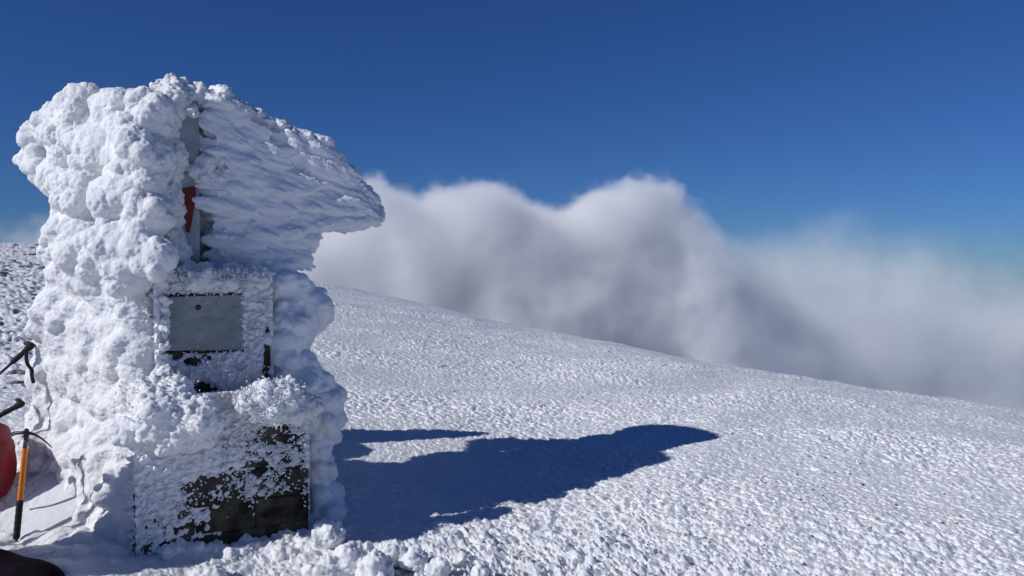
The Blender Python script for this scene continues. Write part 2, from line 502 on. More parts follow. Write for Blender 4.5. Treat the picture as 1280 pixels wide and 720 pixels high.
crust_sheet('rime_crust', CU, HU, ZSTEP - .02, ZU + .02, -HU, HU + .01, side_fn, -TF, NF)
UP_BARE = [(240, 452, 15, 6), (258, 446, 9, 5), (256, 486, 18, 9), (334, 440, 5, 30), (335, 470, 7, 14), (222, 447, 8, 6), (180, 472, 12, 6)]
pa0, pz1 = face_pt(205, 369.5, CU, HU); pa1, pz0 = face_pt(303, 437, CU, HU)
def up_fn(A, Z, B):
    bare = bare_mask(CU, HU, A, Z, UP_BARE)
    t = tuftfield(A, Z, 24, 200); t2 = tuftfield(A, Z, 50, 220); t3 = tuftfield(A, Z, 12, 240)
    n = fbm(np.c_[A * 9, Z * 9, A * 0], 27, 3)
    # distance outside the plaque
    dx = np.maximum(pa0 - A, A - pa1); dz = np.maximum(pz0 - Z, Z - pz1)
    d = np.maximum(dx, dz) + .012 * n + .012 * (t - .4)
    left = sstep(pa0 + .012, pa0 - .02, A)
    h = .016 + .03 * t + .014 * t2 + .012 * t3 + .01 * n + .028 * np.exp(-((A - pa0 + .02) / .03) ** 2) * (Z < pz1 + .05)
    h -= np.clip(bare * 1.1 + .9 * n - .28, 0, 1) * .07
    h = np.where(d < .012, h - sstep(.012, -.012, d) * .12, h)
    return h
crust_sheet('rime_crust', CU, HU, ZSTEP - .02, ZU + .02, -HU - .02, HU + .02, up_fn, NF, TF)

# ------------------------------------------------------------------ rime masses: unions of lumps, remeshed and roughened
def ico_template(sub):
    bm = bmesh.new(); bmesh.ops.create_icosphere(bm, subdivisions=sub, radius=1)
    bm.verts.ensure_lookup_table()
    V = np.array([v.co[:] for v in bm.verts]); T = np.array([[v.index for v in f.verts] for f in bm.faces]); bm.free()
    return V, T
ICO = {2: ico_template(2), 1: ico_template(1)}
class Lumps:
    def __init__(s): s.V, s.T, s.n = [], [], 0
    def ball(s, c, r, scale=None, rot=None, sub=2):
        V, T = ICO[sub]
        if scale is not None: V = V * np.array(scale)
        V = V * r
        if rot is not None: V = V @ np.array(rot).T
        s.V.append(V + np.array(c)); s.T.append(T + s.n); s.n += len(V)
    def cauli(s, x, y, Y, rpx, n=10, sub=.42, seed=0, flat=None):
        c = P(x, y, Y); r = rpx / F * Y
        s.ball(c, r)
        rr = random.Random(int(x * 7 + y * 13 + seed))
        for _ in range(n):
            d = Vector((rr.gauss(-.35, 1), rr.gauss(-.5, 1), rr.gauss(.15, 1))).normalized()
            s.ball(Vector(c) + d * r * .82, r * sub * rr.uniform(.7, 1.25))
    def build(s, name, mat, parent, voxel, disp, smooth_n=2):
        o = mesh_np(name + '_raw', np.vstack(s.V), np.vstack(s.T), mat); me = o.data
        md = o.modifiers.new('r', 'REMESH'); md.mode = 'VOXEL'; md.voxel_size = voxel; md.use_smooth_shade = True
        sm_ = o.modifiers.new('s', 'SMOOTH'); sm_.factor = .5; sm_.iterations = smooth_n
        dg = bpy.context.evaluated_depsgraph_get(); dg.update()
        ev = o.evaluated_get(dg)
        m2 = bpy.data.meshes.new_from_object(ev)
        bpy.data.objects.remove(o); bpy.data.meshes.remove(me)
        n = len(m2.vertices)
        co = np.empty(n * 3, np.float32); m2.vertices.foreach_get('co', co); co = co.reshape(-1, 3).astype(np.float64)
        no = np.empty(n * 3, np.float32); m2.vertex_normals.foreach_get('vector', no); no = no.reshape(-1, 3).astype(np.float64)
        co2 = disp(co, no)
        m2.vertices.foreach_set('co', co2.astype(np.float32).ravel()); m2.update()
        m2.name = name; m2.materials.clear(); m2.materials.append(mat); smooth(m2)
        return link(bpy.data.objects.new(name, m2), parent)

def cauli_disp(a1=.03, a2=.014, a3=.006, s1=8.5, s2=19, s3=48):
    def f(co, no):
        w = co + .02 * np.c_[vnoise(co * 7, 301), vnoise(co * 7, 302), vnoise(co * 7, 303)]
        f1 = worley(w * s1, 310); f2 = worley(w * s2, 320); f3 = worley(co * s3, 330)
        g = np.clip(.5 + .9 * fbm(co * 3, 340, 2), .25, 1)
        d = a1 * (.45 - f1 ** 1.6) + a2 * (.45 - f2 ** 1.3) * g * 1.3 + a3 * (.45 - f3) * (.4 + g) + .0045 * (.45 - worley(co * 95, 350))
        return co + no * d[:, None]
    return f

# --- windward cauliflower rime (left)
L = Lumps()
CAUL = [(112, 142, 4.98, 33), (78, 155, 5.08, 30), (54, 180, 5.14, 26), (45, 198, 5.14, 20), (58, 214, 5.08, 22), (150, 143, 4.86, 34), (190, 145, 4.82, 32), (100, 178, 4.95, 42),
        (140, 190, 4.8, 46), (180, 200, 4.72, 38), (92, 216, 4.9, 34), (118, 250, 4.8, 44), (165, 250, 4.68, 45), (190, 268, 4.66, 28), (88, 284, 4.82, 24), (110, 302, 4.74, 44),
        (72, 312, 4.84, 22), (160, 312, 4.62, 45), (196, 320, 4.6, 26), (170, 170, 4.72, 30),
        (84, 338, 4.9, 24), (125, 345, 4.72, 36), (165, 340, 4.6, 30)]
for c in CAUL:
    c = (c[0], c[1], c[2] + (125 - c[0]) * (.0012 if c[0] < 125 else .0030), c[3])
    L.cauli(*c, n=11)
for x, y, Y, r in ((135, 185, 5.05, 50), (290, 165, 5.6, 40), (310, 185, 5.62, 34), (270, 152, 5.35, 38), (345, 200, 5.6, 28), (290, 230, 5.45, 56), (240, 180, 5.3, 50), (230, 280, 5.2, 50),
                   (145, 270, 4.95, 54), (90, 165, 5.2, 34), (160, 320, 4.95, 48)):
    L.ball(P(x, y, Y), r / F * Y)
for x_, y_, z_, r_ in ((-2.78, 5.5, -.95, .26), (-2.78, 5.5, -.65, .26), (-2.76, 5.46, -.45, .22), (-2.84, 5.78, -1.0, .30), (-2.84, 5.78, -.72, .28), (-2.83, 5.78, -.45, .26), (-2.82, 5.78, -.2, .23), (-2.81, 5.78, 0.02, .19), (-2.80, 5.77, .22, .15), (-2.78, 5.77, .37, .10)):
    L.ball((x_, y_, z_), r_)               # rime built up behind the marker
L.build('windward_rime', M_RIME, marker, .0066, cauli_disp(.022, .017, .0105, 6.5, 19, 44), 7)

# --- the packed flank below it, a wall turned to the wind and the sun
L = Lumps()
q = random.Random(77)
XL = [(325, 70), (335, 66), (372, 60), (400, 48), (430, 50), (470, 46), (520, 36), (560, 30), (620, 18), (720, 0)]
for y in range(322, 722, 15):
    xl = np.interp(y, [t[0] for t in XL], [t[1] for t in XL])
    r = 22
    for x in np.arange(xl + r, 178, 17):
        slope = np.interp(y, [340, 430, 500], [.0034, .0044, .0058])
        Y = 4.46 + (188 - x) * slope - (y - 340) * .0003 + q.uniform(-.025, .025)
        rr_ = q.uniform(22, 32)
        L.cauli(x + q.uniform(-6, 6), y + q.uniform(-6, 6), Y + rr_ / F * Y * .92, rr_, n=2, sub=.4)
for x in range(-30, 190, 15):             # where the flank runs out over the drift
    for y in range(560, 730, 18):
        if x > 172 and y < 600: continue
        h = ground_hit(x, y)
        Yf = 4.44 + (165 - x) * (.0045 if y < 640 else .0030) - (y - 560) * .0004 + max(0, x - 140) * .0022
        Y = min(Yf, (h[1] + .10) if h is not None else 9)
        rr_ = q.uniform(18, 26)
        L.cauli(x + q.uniform(-5, 5), y + q.uniform(-5, 5), Y + rr_ / F * Y * .9 + q.uniform(-.012, .012), rr_, n=1 if x < 130 else 2, sub=.5)
for x, y, Y, r in ((150, 350, 4.98, 50), (150, 430, 5.05, 54), (150, 520, 5.15, 60), (150, 600, 5.15, 62), (95, 420, 5.0, 36), (90, 490, 5.3, 44), (85, 560, 5.3, 48)): L.ball(P(x, y, Y), r / F * Y)
def packed_disp(co, no):
    w = co + .02 * np.c_[vnoise(co * 7, 301), vnoise(co * 7, 302), vnoise(co * 7, 303)]
    # frost scales drawn out along the wind
    a = co @ TF; n = co @ NF
    q1 = np.c_[a * 9, n * 14, co[:, 2] * 15]
    q2 = np.c_[a * 24, n * 40, co[:, 2] * 42]
    d = .030 * fbm(co * 3.2, 360, 4) + .010 * (.45 - worley(q1, 370)) + .010 * (.45 - worley(q2, 380)) + .006 * (.45 - worley(co * 70, 390))
    return co + no * d[:, None]
L.build('packed_rime', M_RIME, marker, .0068, packed_disp, 36)

# --- column of rime over the post's left corner, the crown and the crusted ledge
L = Lumps()
rr = random.Random(5)
for i in range(26):
    y = 118 + i * 8.6
    x = 216 + 5 * math.sin(i * .9) + (3 if y > 260 else 0) + rr.uniform(-3, 3)
    L.cauli(x, y, 4.79 + rr.uniform(-.02, .02), rr.uniform(11, 15), n=7, sub=.5, seed=i)
for i in range(20):                       # crown, joining the post to the plume
    t = i / 19
    L.cauli(205 + t * 95, 117 + 26 * t * t + rr.uniform(-3, 3), 4.84 + t * .22, rr.uniform(10, 16), n=7, sub=.5, seed=i + 50)
for x, y, Y, r in ((250, 217, 4.86, 12), (243, 214, 4.83, 9), (258, 205, 4.9, 13), (240, 140, 4.8, 8), (228, 345, 4.7, 14)): L.cauli(x, y, Y, r, n=6, seed=3)
def ledge(x0, y0, Y0, x1, y1, Y1, n, r0, r1, seed, jy=8):
    q = random.Random(seed)
    for i in range(n):
        t = q.random()
        L.cauli(x0 + (x1 - x0) * t, y0 + (y1 - y0) * t + q.uniform(-jy, jy), Y0 + (Y1 - Y0) * t + q.uniform(-.05, .05), q.uniform(r0, r1), n=5, sub=.5, seed=i + seed)
ledge(168, 352, 4.52, 332, 348, 4.84, 60, 5, 10, 11, 7)
ledge(180, 345, 4.62, 335, 340, 4.98, 40, 6, 11, 12, 5)
ledge(207, 376, 4.56, 207, 435, 4.56, 12, 4, 7, 13, 2)
ledge(186, 362, 4.62, 184, 478, 4.6, 34, 5, 9, 14, 3)
ledge(176, 362, 4.6, 172, 478, 4.58, 26, 6, 10, 15, 3)
for x, y, Y, r in ((200, 518, 4.26, 36), (238, 524, 4.28, 32), (180, 500, 4.34, 28), (222, 492, 4.36, 22), (262, 530, 4.36, 18), (250, 545, 4.33, 18), (172, 535, 4.3, 28), (205, 470, 4.5, 14), (215, 548, 4.25, 22)):
    L.cauli(x, y, Y, r, n=12, sub=.4)
for x, y, Y, r in ((312, 503, 4.52, 16), (335, 498, 4.56, 22), (360, 497, 4.62, 22), (384, 510, 4.70, 18), (345, 515, 4.53, 16), (322, 515, 4.52, 12), (300, 512, 4.5, 10), (368, 516, 4.6, 15)):
    L.cauli(x, y, Y, r, n=14, sub=.36)
G = Lumps()
q = random.Random(99)
def needle(p, d, ln, wd):
    d = Vector(d).normalized(); s_ = d.orthogonal().normalized(); u = d.cross(s_)
    m = Matrix((d, s_, u)).transposed() @ Matrix.Rotation(q.uniform(0, 3.1), 3, 'X')
    G.ball(Vector(p) + d * ln * .45, 1, (ln * .6, wd, wd * q.uniform(.6, 1)), m, 1)
bt = [face_pt(x, y, CB, HB) for x, y in ((200, 690), (385, 545))]
for _ in range(7000):                      # grains on the lower stones, thinning out downwards
    a_ = q.uniform(-HB, HB); z_ = q.uniform(ZB + .3, ZSTEP + .02)
    A1, Z1 = np.array([a_]), np.array([z_])
    bare = bare_mask(CB, HB, A1, Z1, LOW_BARE)[0]
    nz_ = fbm(np.array([[a_ * 7, z_ * 7, 0]]), 907, 3)[0]
    f = .22 + .65 * sstep(face_pt(300, 670, CB, HB)[1], face_pt(300, 575, CB, HB)[1], z_) + .35 * (a_ < -.2) - bare * .75 + .9 * nz_
    if q.random() > f: continue
    r_ = q.uniform(.0028, .0075) * (1.4 if q.random() < .12 else 1)
    dr = NF * .8 - TF * q.uniform(.1, .9) + UZ * q.uniform(-.2, .6) + np.array([q.gauss(0, .3) for _ in range(3)])
    needle(world_f(CB, HB, a_, z_, .008), dr, r_ * q.uniform(2, 3.6), r_)
for _ in range(2600):                      # the frame round the plaque
    a_ = q.uniform(-HU, HU); z_ = q.uniform(ZSTEP, ZU + .03)
    if pa0 + .006 < a_ < pa1 - .004 and pz0 < z_ < pz1: continue
    bare = bare_mask(CU, HU, np.array([a_]), np.array([z_]), UP_BARE)[0]
    if q.random() < bare: continue
    r_ = q.uniform(.003, .0065)
    dr = NF * .8 - TF * q.uniform(.2, 1.0) + UZ * q.uniform(-.2, .5) + np.array([q.gauss(0, .3) for _ in range(3)])
    needle(world_f(CU, HU, a_, z_, .022), dr, r_ * q.uniform(2, 4), r_)
for _ in range(1100):                      # feathery fringe along the ledge
    t = q.random()
    p = P(166 + 168 * t, 352 - 4 * t + q.uniform(-13, 10), 4.5 + .3 * t + q.uniform(-.03, .10))
    r_ = q.uniform(.003, .0062)
    dr = -TF * q.uniform(.2, 1.0) + UZ * q.uniform(-.1, 1.1) + NF * q.uniform(.2, .9)
    needle(p, dr, r_ * q.uniform(3, 6.5), r_)
for x, y, Y, r in ((200, 518, 4.26, 38), (238, 524, 4.28, 34), (180, 500, 4.34, 30), (222, 492, 4.36, 24), (335, 498, 4.56, 24), (360, 497, 4.62, 24), (384, 510, 4.70, 20), (345, 515, 4.53, 18), (312, 503, 4.52, 18), (322, 515, 4.52, 14)):
    c_ = P(x, y, Y)
    for _ in range(150 if x > 290 else 90):
        d = Vector((q.gauss(-.4, 1), q.gauss(-.6, 1), q.gauss(.3, 1))).normalized()
        r_ = q.uniform(.003, .006)
        needle(Vector(c_) + d * (r / F * Y * q.uniform(.93, 1.12)), d + Vector((-.4, -.2, .3)), r_ * q.uniform(2, 4), r_)
for _ in range(420):
    e = q.random()
    a_ = q.uniform(pa0, pa1); z_ = q.uniform(pz0, pz1)
    de = min(a_ - pa0, (pa1 - a_) * 1.6, z_ - pz0, pz1 - z_)
    if q.random() > .9 * math.exp(-de / .018) + .02: continue
    r_ = q.uniform(.0025, .005)
    needle(world_f(CU, HU, a_, z_, .026), NF - TF * q.uniform(0, .8) + UZ * q.uniform(-.4, .4), r_ * 1.8, r_)
mesh_np('rime_needles', np.vstack(G.V), np.vstack(G.T), M_CRUST, marker)

def tuft_disp(co, no):
    f1 = worley(co * 26, 410); f2 = worley(co * 60, 420); f0 = worley(co * 11, 400)
    d = .016 * (.45 - f0) + .020 * (.5 - f1) + .009 * (.45 - f2)
    out = co + no * d[:, None]
    up = np.clip(.5 - f1, 0, 1)
    out[:, 2] += .012 * up
    return out
L.build('rime_tufts', M_RIME, marker, .0075, tuft_disp)

# --- lee plume: shingled feathers streaming to the right of the post
W = TF
def feather_rot(az, tilt, roll):
    d = Vector((math.cos(az) * math.cos(tilt), math.sin(az) * math.cos(tilt), math.sin(tilt)))
    up = Vector((0, 0, 1))
    s = up.cross(d).normalized(); u = d.cross(s)
    m = Matrix((d, s, u)).transposed()
    return m @ Matrix.Rotation(roll, 3, 'X')
TOP = [(250, 104), (275, 112), (305, 128), (345, 158), (400, 172), (432, 206), (452, 240), (474, 272)]
BOT = [(250, 352), (300, 350), (345, 346), (368, 338), (384, 310), (392, 289), (440, 289), (472, 282)]
def prof(tab, x): return np.interp(x, [p[0] for p in tab], [p[1] for p in tab])
def plume_pt(x, y, out=0.0):
    o = CPo + NF * (HP + .0 + out)
    a = P(x, y, 1.0); t = o.dot(NF) / a.dot(NF)
    return a * t
L = Lumps()
rr = random.Random(21)
# core of the plume: plate 25-40 cm deep behind the post's front plane
for i in range(420):
    x = 258 + 206 * rr.random()
    t, b = prof(TOP, x), prof(BOT, x)
    v = rr.random()
    m = min(rr.uniform(7, 15), (b - t) * .42)
    y = t + m + (b - t - 2 * m) * v
    thick = rr.uniform(.30, .42) * (1 - .7 * max(0, (x - 400)) / 80)
    p = plume_pt(x, y, -thick * .9 - .02)
    L.ball(p, 1, (m / F * 5 * rr.uniform(1.2, 2.2), thick, m / F * 5), feather_rot(YAW, math.radians(rr.uniform(-22, 4)), 0))
# feathers
for i in range(330):
    x = 262 + (rr.random() ** .85) * 205
    t, b = prof(TOP, x), prof(BOT, x)
    v = rr.random()
    y = t + 7 + (b - t - 14) * v
    ln = rr.uniform(.07, .17) * (1 if x < 430 else .6); wd = ln * rr.uniform(.28, .45); th = rr.uniform(.014, .03)
    tilt = math.radians(-32 + 34 * v + rr.uniform(-9, 9)) if x > 300 else math.radians(-12 + 10 * v + rr.uniform(-8, 8))
    p = plume_pt(x, y, rr.uniform(-.05, .012))
    R_ = feather_rot(YAW - math.radians(rr.uniform(2, 14)), tilt, rr.uniform(-.5, .2))
    L.ball(p, 1, (ln, th, wd), R_)
# free ends along the lee edge
for i in range(150):
    x, y = rr.choice([(440 + rr.uniform(-12, 8), 215 + rr.uniform(0, 60)), (410 + rr.uniform(-20, 25), 284 + rr.uniform(-6, 4)), (455 + rr.uniform(-8, 12), 270 + rr.uniform(-8, 10)), (378 + rr.uniform(-8, 6), 300 + rr.uniform(-8, 35)),
                      (rr.uniform(300, 430), None)])
    if y is None: y = prof(TOP, x) + 5
    L.ball(plume_pt(x, y, rr.uniform(-.22, -.04)), 1, (rr.uniform(.035, .08), .03, rr.uniform(.011, .02)), feather_rot(YAW, math.radians(rr.uniform(-40, -5)), 0))
def plume_disp(co, no):
    a = co @ W; n = co @ NF; z = co[:, 2] + .35 * a
    q = np.c_[a * 5, n * 14, z * 18] + .5 * np.c_[vnoise(co * 6, 501), vnoise(co * 6, 502), vnoise(co * 6, 503)]
    f1 = worley(q, 510)
    q2 = np.c_[a * 14, n * 30, z * 40]
    f2 = worley(q2, 520)
    f3 = worley(co * 60, 530)
    topm = np.clip(no[:, 2], 0, 1)
    d = .023 * (.5 - f1) + .009 * (.5 - f2) + (.003 + .012 * topm) * (.5 - f3) + .016 * fbm(q * .4, 540, 2) + .01 * topm * (.5 - worley(co * 24, 535))
    return co + no * d[:, None]
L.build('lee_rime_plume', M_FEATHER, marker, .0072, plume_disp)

# --- shaded rime on the lee side of both blocks
L = Lumps()
for x, y, Y, r in ((350, 362, 5.08, 26), (372, 365, 5.12, 24), (388, 384, 5.16, 24), (398, 400, 5.18, 16), (365, 405, 5.08, 30), (345, 430, 5.0, 26), (358, 455, 5.02, 24), (380, 458, 5.1, 20), (398, 482, 5.14, 22),
                   (408, 506, 5.16, 22), (395, 525, 5.12, 30), (410, 540, 5.2, 16), (392, 560, 5.1, 24), (396, 590, 5.1, 22), (398, 625, 5.12, 28), (410, 660, 5.1, 34), (345, 385, 5.02, 20), (345, 340, 5.1, 18), (350, 475, 4.98, 20), (338, 405, 4.97, 14), (375, 480, 5.02, 22)):
    L.cauli(x, y, Y, r, n=9, sub=.5)
for x, y, Y, r in ((345, 400, 5.35, 55), (365, 500, 5.4, 50), (370, 600, 5.4, 50), (330, 420, 5.5, 60)): L.ball(P(x, y, Y), r / F * Y)
def lee_disp(co, no):
    a = co @ W; n = co @ NF
    q = np.c_[a * 6, n * 10, co[:, 2] * 14] + .4 * np.c_[vnoise(co * 6, 601), vnoise(co * 6, 602), vnoise(co * 6, 603)]
    d = .028 * (.5 - worley(q, 610)) + .009 * (.5 - worley(co * 24, 620)) + .004 * (.5 - worley(co * 60, 630))
    return co + no * d[:, None]
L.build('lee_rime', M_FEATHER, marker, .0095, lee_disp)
settle(marker)

# --- snow lumps heaped in front of the marker (part of the ground)
L = Lumps()
for x, y, Y, r in ((412, 668, 4.62, 20), (405, 676, 4.6, 12), (440, 700, 4.3, 22), (420, 712, 4.25, 22), (455, 690, 4.35, 13), (470, 715, 4.2, 24), (495, 690, 4.35, 16), (400, 722, 4.2, 22), (252, 718, 4.2, 12), (270, 722, 4.2, 14),
                   (520, 700, 4.3, 16), (548, 712, 4.2, 15), (575, 700, 4.3, 10), (600, 716, 4.2, 12)):
    L.cauli(x, y, Y, r, n=12, sub=.42)
q = random.Random(31)
for i in range(34):
    x = 205 + 195 * i / 33; y = 690 - 10 * (i / 33) + q.uniform(-7, 9)
    h = ground_hit(x, y)
    Y = min(h[1], 4.36 + .0023 * (x - 175)) if h is not None else 4.5
    L.cauli(x, y + 4, Y, q.uniform(5, 15), n=8, sub=.42)
o = L.build('snow_clumps', M_RIME, None, .0075, tuft_disp)
o['kind'] = 'stuff'; o['label'] = 'knobbly rime clumps on the snow at the foot of the marker'; o['category'] = 'snow'

# ------------------------------------------------------------------ tubes
def tube(bm, pts, radii, seg=12, caps=True):
    pts = [Vector(p) for p in pts]
    rings = []
    prev = None
    for i, p in enumerate(pts):
        d = (pts[min(i + 1, len(pts) - 1)] - pts[max(i - 1, 0)]).normalized()
        if prev is None:
            s = d.orthogonal().normalized()
        else:
            s = (prev - d * prev.dot(d)).normalized()
        prev = s
        u = d.cross(s)
        r = radii[i] if hasattr(radii, '__len__') else radii
        rx, ry = r if hasattr(r, '__len__') else (r, r)
        rings.append([bm.verts.new(p + s * rx * math.cos(2 * math.pi * k / seg) + u * ry * math.sin(2 * math.pi * k / seg)) for k in range(seg)])
    for a, b in zip(rings, rings[1:]):
        for k in range(seg):
            bm.faces.new((a[k], a[(k + 1) % seg], b[(k + 1) % seg], b[k]))
    if caps:
        bm.faces.new(rings[0][::-1]); bm.faces.new(rings[-1])
def catmull(pts, n=6):
    pts = [Vector(p) for p in pts]; out = []
    for i in range(len(pts) - 1):
        p0, p1, p2, p3 = pts[max(i - 1, 0)], pts[i], pts[i + 1], pts[min(i + 2, len(pts) - 1)]
        for k in range(n):
            t = k / n
            out.append(.5 * ((2 * p1) + (p2 - p0) * t + (2 * p0 - 5 * p1 + 4 * p2 - p3) * t * t + (3 * p1 - p0 - 3 * p2 + p3) * t ** 3))
    out.append(pts[-1]); return out

# ------------------------------------------------------------------ trekking poles leaning on the drift
def trekking_pole(label, top, tip, strap_pts, gripw=.017):
    top, tip = Vector(top), Vector(tip)
    d = (tip - top).normalized()
    root = thing('trekking_pole', label, 'trekking pole', tip, 'trekking poles leaning against the rime')
    bm = bmesh.new(); tube(bm, [top + d * .14, top + d * .55, top + d * .56, tip - d * .06], [.0085, .0085, .007, .006]); obj('shaft', bm, M_ALU, root)
    side = d.cross(Vector((0, -1, 0))).normalized()
    bm = bmesh.new()
    tube(bm, [top - d * .012, top - d * .004, top + d * .012, top + d * .03, top + d * .05, top + d * .075, top + d * .10, top + d * .125, top + d * .15, top + d * .155],
         [.010, .019, .023, .021, .0165, .0155, .017, .0155, .0165, .010], 14)
    g = obj('grip', bm, M_FOAM, root)
    # beak of the handle
    bm = bmesh.new(); tube(bm, catmull([top + d * .012, top + d * .008 + side * .022, top + d * .022 + side * .045]), [.02] * 4 + [.016] * 4 + [.012] * 3 + [.006] * 2, 10); obj('handle_beak', bm, M_BLACKP, g)
    bm = bmesh.new(); tube(bm, [tip - d * .06, tip - d * .045, tip], [.0065, .008, .003]); obj('tip', bm, M_BLACKP, root)
    bm = bmesh.new(); bask = tip - d * .07
    tube(bm, [bask - d * .004, bask + d * .004], [.035, .038], 18); obj('basket', bm, M_BLACKP, root)
    bm = bmesh.new(); tube(bm, [top + d * .54, top + d * .575], [.0115, .0115], 14); obj('lock_collar', bm, M_BLACKP, root)
    if strap_pts:
        bm = bmesh.new(); cs = catmull(strap_pts, 8); tube(bm, cs, [(.011, .0025)] * len(cs), 8); obj('wrist_strap', bm, M_STRAP, root)
    settle(root)
    return root
a = P(40, 431, 5.0); b = P(-110, 566, 4.6)
trekking_pole('black trekking pole with its wrist strap hanging free, the upper one beside the rime', a, b,
              [P(33, 440, 4.880), P(33, 448, 4.870), P(35, 456, 4.870), P(40, 463, 4.870), P(40, 470, 4.875), P(42, 479, 4.890)])
a = P(28, 504, 5.02); b = P(-190, 622, 4.6)
trekking_pole('black trekking pole low above the red rucksack, its grip pushed into the drift', a, b, None)

# ------------------------------------------------------------------ ice axe
def ice_axe():
    top = Vector(P(33, 545, 4.50)); bot = Vector(P(20, 677, 4.39))
    d = (bot - top).normalized()
    root = thing('ice_axe', 'ice axe with orange shaft and black grip standing against the red rucksack', 'ice axe', bot)
    def at(t): return top + (bot - top) * t
    bm = bmesh.new(); tube(bm, [at(-.01), at(.14)], [(.013, .0095)] * 2, 14); obj('collar', bm, M_STEEL, root)
    bm = bmesh.new(); tube(bm, [at(.12), at(.13), at(.6), at(.63)], [(.015, .012)] * 4, 16); obj('shaft', bm, M_ORANGE, root)
    bm = bmesh.new()
    pts = [at(.615 + .36 * i / 12) for i in range(13)]
    tube(bm, pts, [((.0185, .0155) if i % 2 else (.0172, .0143)) for i in range(13)], 16); obj('grip', bm, M_FOAM, root)
    bm = bmesh.new(); tube(bm, [at(.97), at(1.0), at(1.1)], [.012, .009, .002], 10); obj('spike', bm, M_STEEL, root)
    # head: curved pick to the right, adze to the left, swept as a flat bar
    bm = bmesh.new()
    pick = catmull([P(30, 541, 4.495), P(38, 541.5, 4.495), P(48, 545.5, 4.500), P(57, 552, 4.505), P(65, 559.5, 4.510)], 6)
    n = len(pick)
    tube(bm, pick, [(.005 * (1 - .55 * i / (n - 1)), .020 * (1 - .86 * (i / (n - 1)) ** 1.2) + .001) for i in range(n)], 10)
    adz = catmull([P(35, 541, 4.495), P(27, 541, 4.495), P(19, 541.5, 4.500), P(11, 545, 4.505)], 6)
    n = len(adz)
    tube(bm, adz, [(.006 + .016 * (i / (n - 1)) ** 2, .014 * (1 - .8 * i / (n - 1)) + .0012) for i in range(n)], 10)
    tube(bm, [P(33, 535.5, 4.495), P(33, 538, 4.495), P(32.6, 552, 4.497)], [(.008, .006), (.0145, .0115), (.014, .011)], 12)
    obj('head', bm, M_DSTEEL, root)
    settle(root)
ice_axe()

# ------------------------------------------------------------------ rucksacks
def superell(bm, c, ax, ay, az, e=.55, rotz=0., n=28, m=40, wr=.012, seed=0, sag=0.0):
    """rounded-box body with cloth wrinkles"""
    def sg(v, p): return math.copysign(abs(v) ** p, v)
    V = []
    for i in range(n + 1):
        th = -math.pi / 2 + math.pi * i / n
        for j in range(m):
            ph = 2 * math.pi * j / m
            x = ax * sg(math.cos(th), e) * sg(math.cos(ph), e); y = ay * sg(math.cos(th), e) * sg(math.sin(ph), e); z = az * sg(math.sin(th), e)
            V.append((x, y, z))
    V = np.array(V)
    nrm = V / np.array([ax * ax, ay * ay, az * az]); nrm /= np.linalg.norm(nrm, axis=1)[:, None] + 1e-9
    w = 1 - np.abs(fbm(np.c_[V[:, 0] * 9, V[:, 1] * 9, V[:, 2] * 14] + seed * 3.1, 700 + seed, 3)) * 2
    V = V + nrm * (w * wr)[:, None]
    V[:, 2] -= sag * (V[:, 0] ** 2 + V[:, 1] ** 2)
    cz, sz = math.cos(rotz), math.sin(rotz)
    V = np.c_[V[:, 0] * cz - V[:, 1] * sz, V[:, 0] * sz + V[:, 1] * cz, V[:, 2]] + np.array(c)
    vs = [bm.verts.new(p) for p in V]
    for i in range(n):
        for j in range(m):
            a, b = vs[i * m + j], vs[i * m + (j + 1) % m]
            c2, d2 = vs[(i + 1) * m + (j + 1) % m], vs[(i + 1) * m + j]
            try: bm.faces.new((a, b, c2, d2))
            except ValueError: pass
    bmesh.ops.remove_doubles(bm, verts=bm.verts, dist=1e-5)

def red_rucksack():
    c = P(-46, 582, 4.680)
    root = thing('rucksack', 'red rucksack with a black strap leaning on the drift behind the ice axe', 'rucksack', (c[0], c[1], c[2] - .26))
    bm = bmesh.new(); superell(bm, c, .26, .17, .25, .72, .3, wr=.012, seed=1); obj('body', bm, M_PACKRED, root)
    bm = bmesh.new(); superell(bm, c + np.array([.0, -.02, .16]), .245, .175, .10, .75, .3, wr=.01, seed=2); obj('lid', bm, M_PACKRED, root)
    bm = bmesh.new()
    cs = catmull([P(-31, 548, 4.480), P(-15, 550, 4.475), P(-9, 564, 4.470), P(-11, 582, 4.470), P(-23, 596, 4.470), P(-37, 604, 4.480)], 8)
    tube(bm, cs, [(.017, .005)] * len(cs), 10); obj('strap', bm, M_STRAP, root)
    bm = bmesh.new()
    cs = catmull([c + np.array([-.06, -.05, .25]), c + np.array([-.04, -.06, .285]), c + np.array([.04, -.04, .285]), c + np.array([.06, -.03, .25])], 6)
    tube(bm, cs, [(.011, .004)] * len(cs), 8); obj('haul_loop', bm, M_STRAP, root)
    settle(root)
red_rucksack()

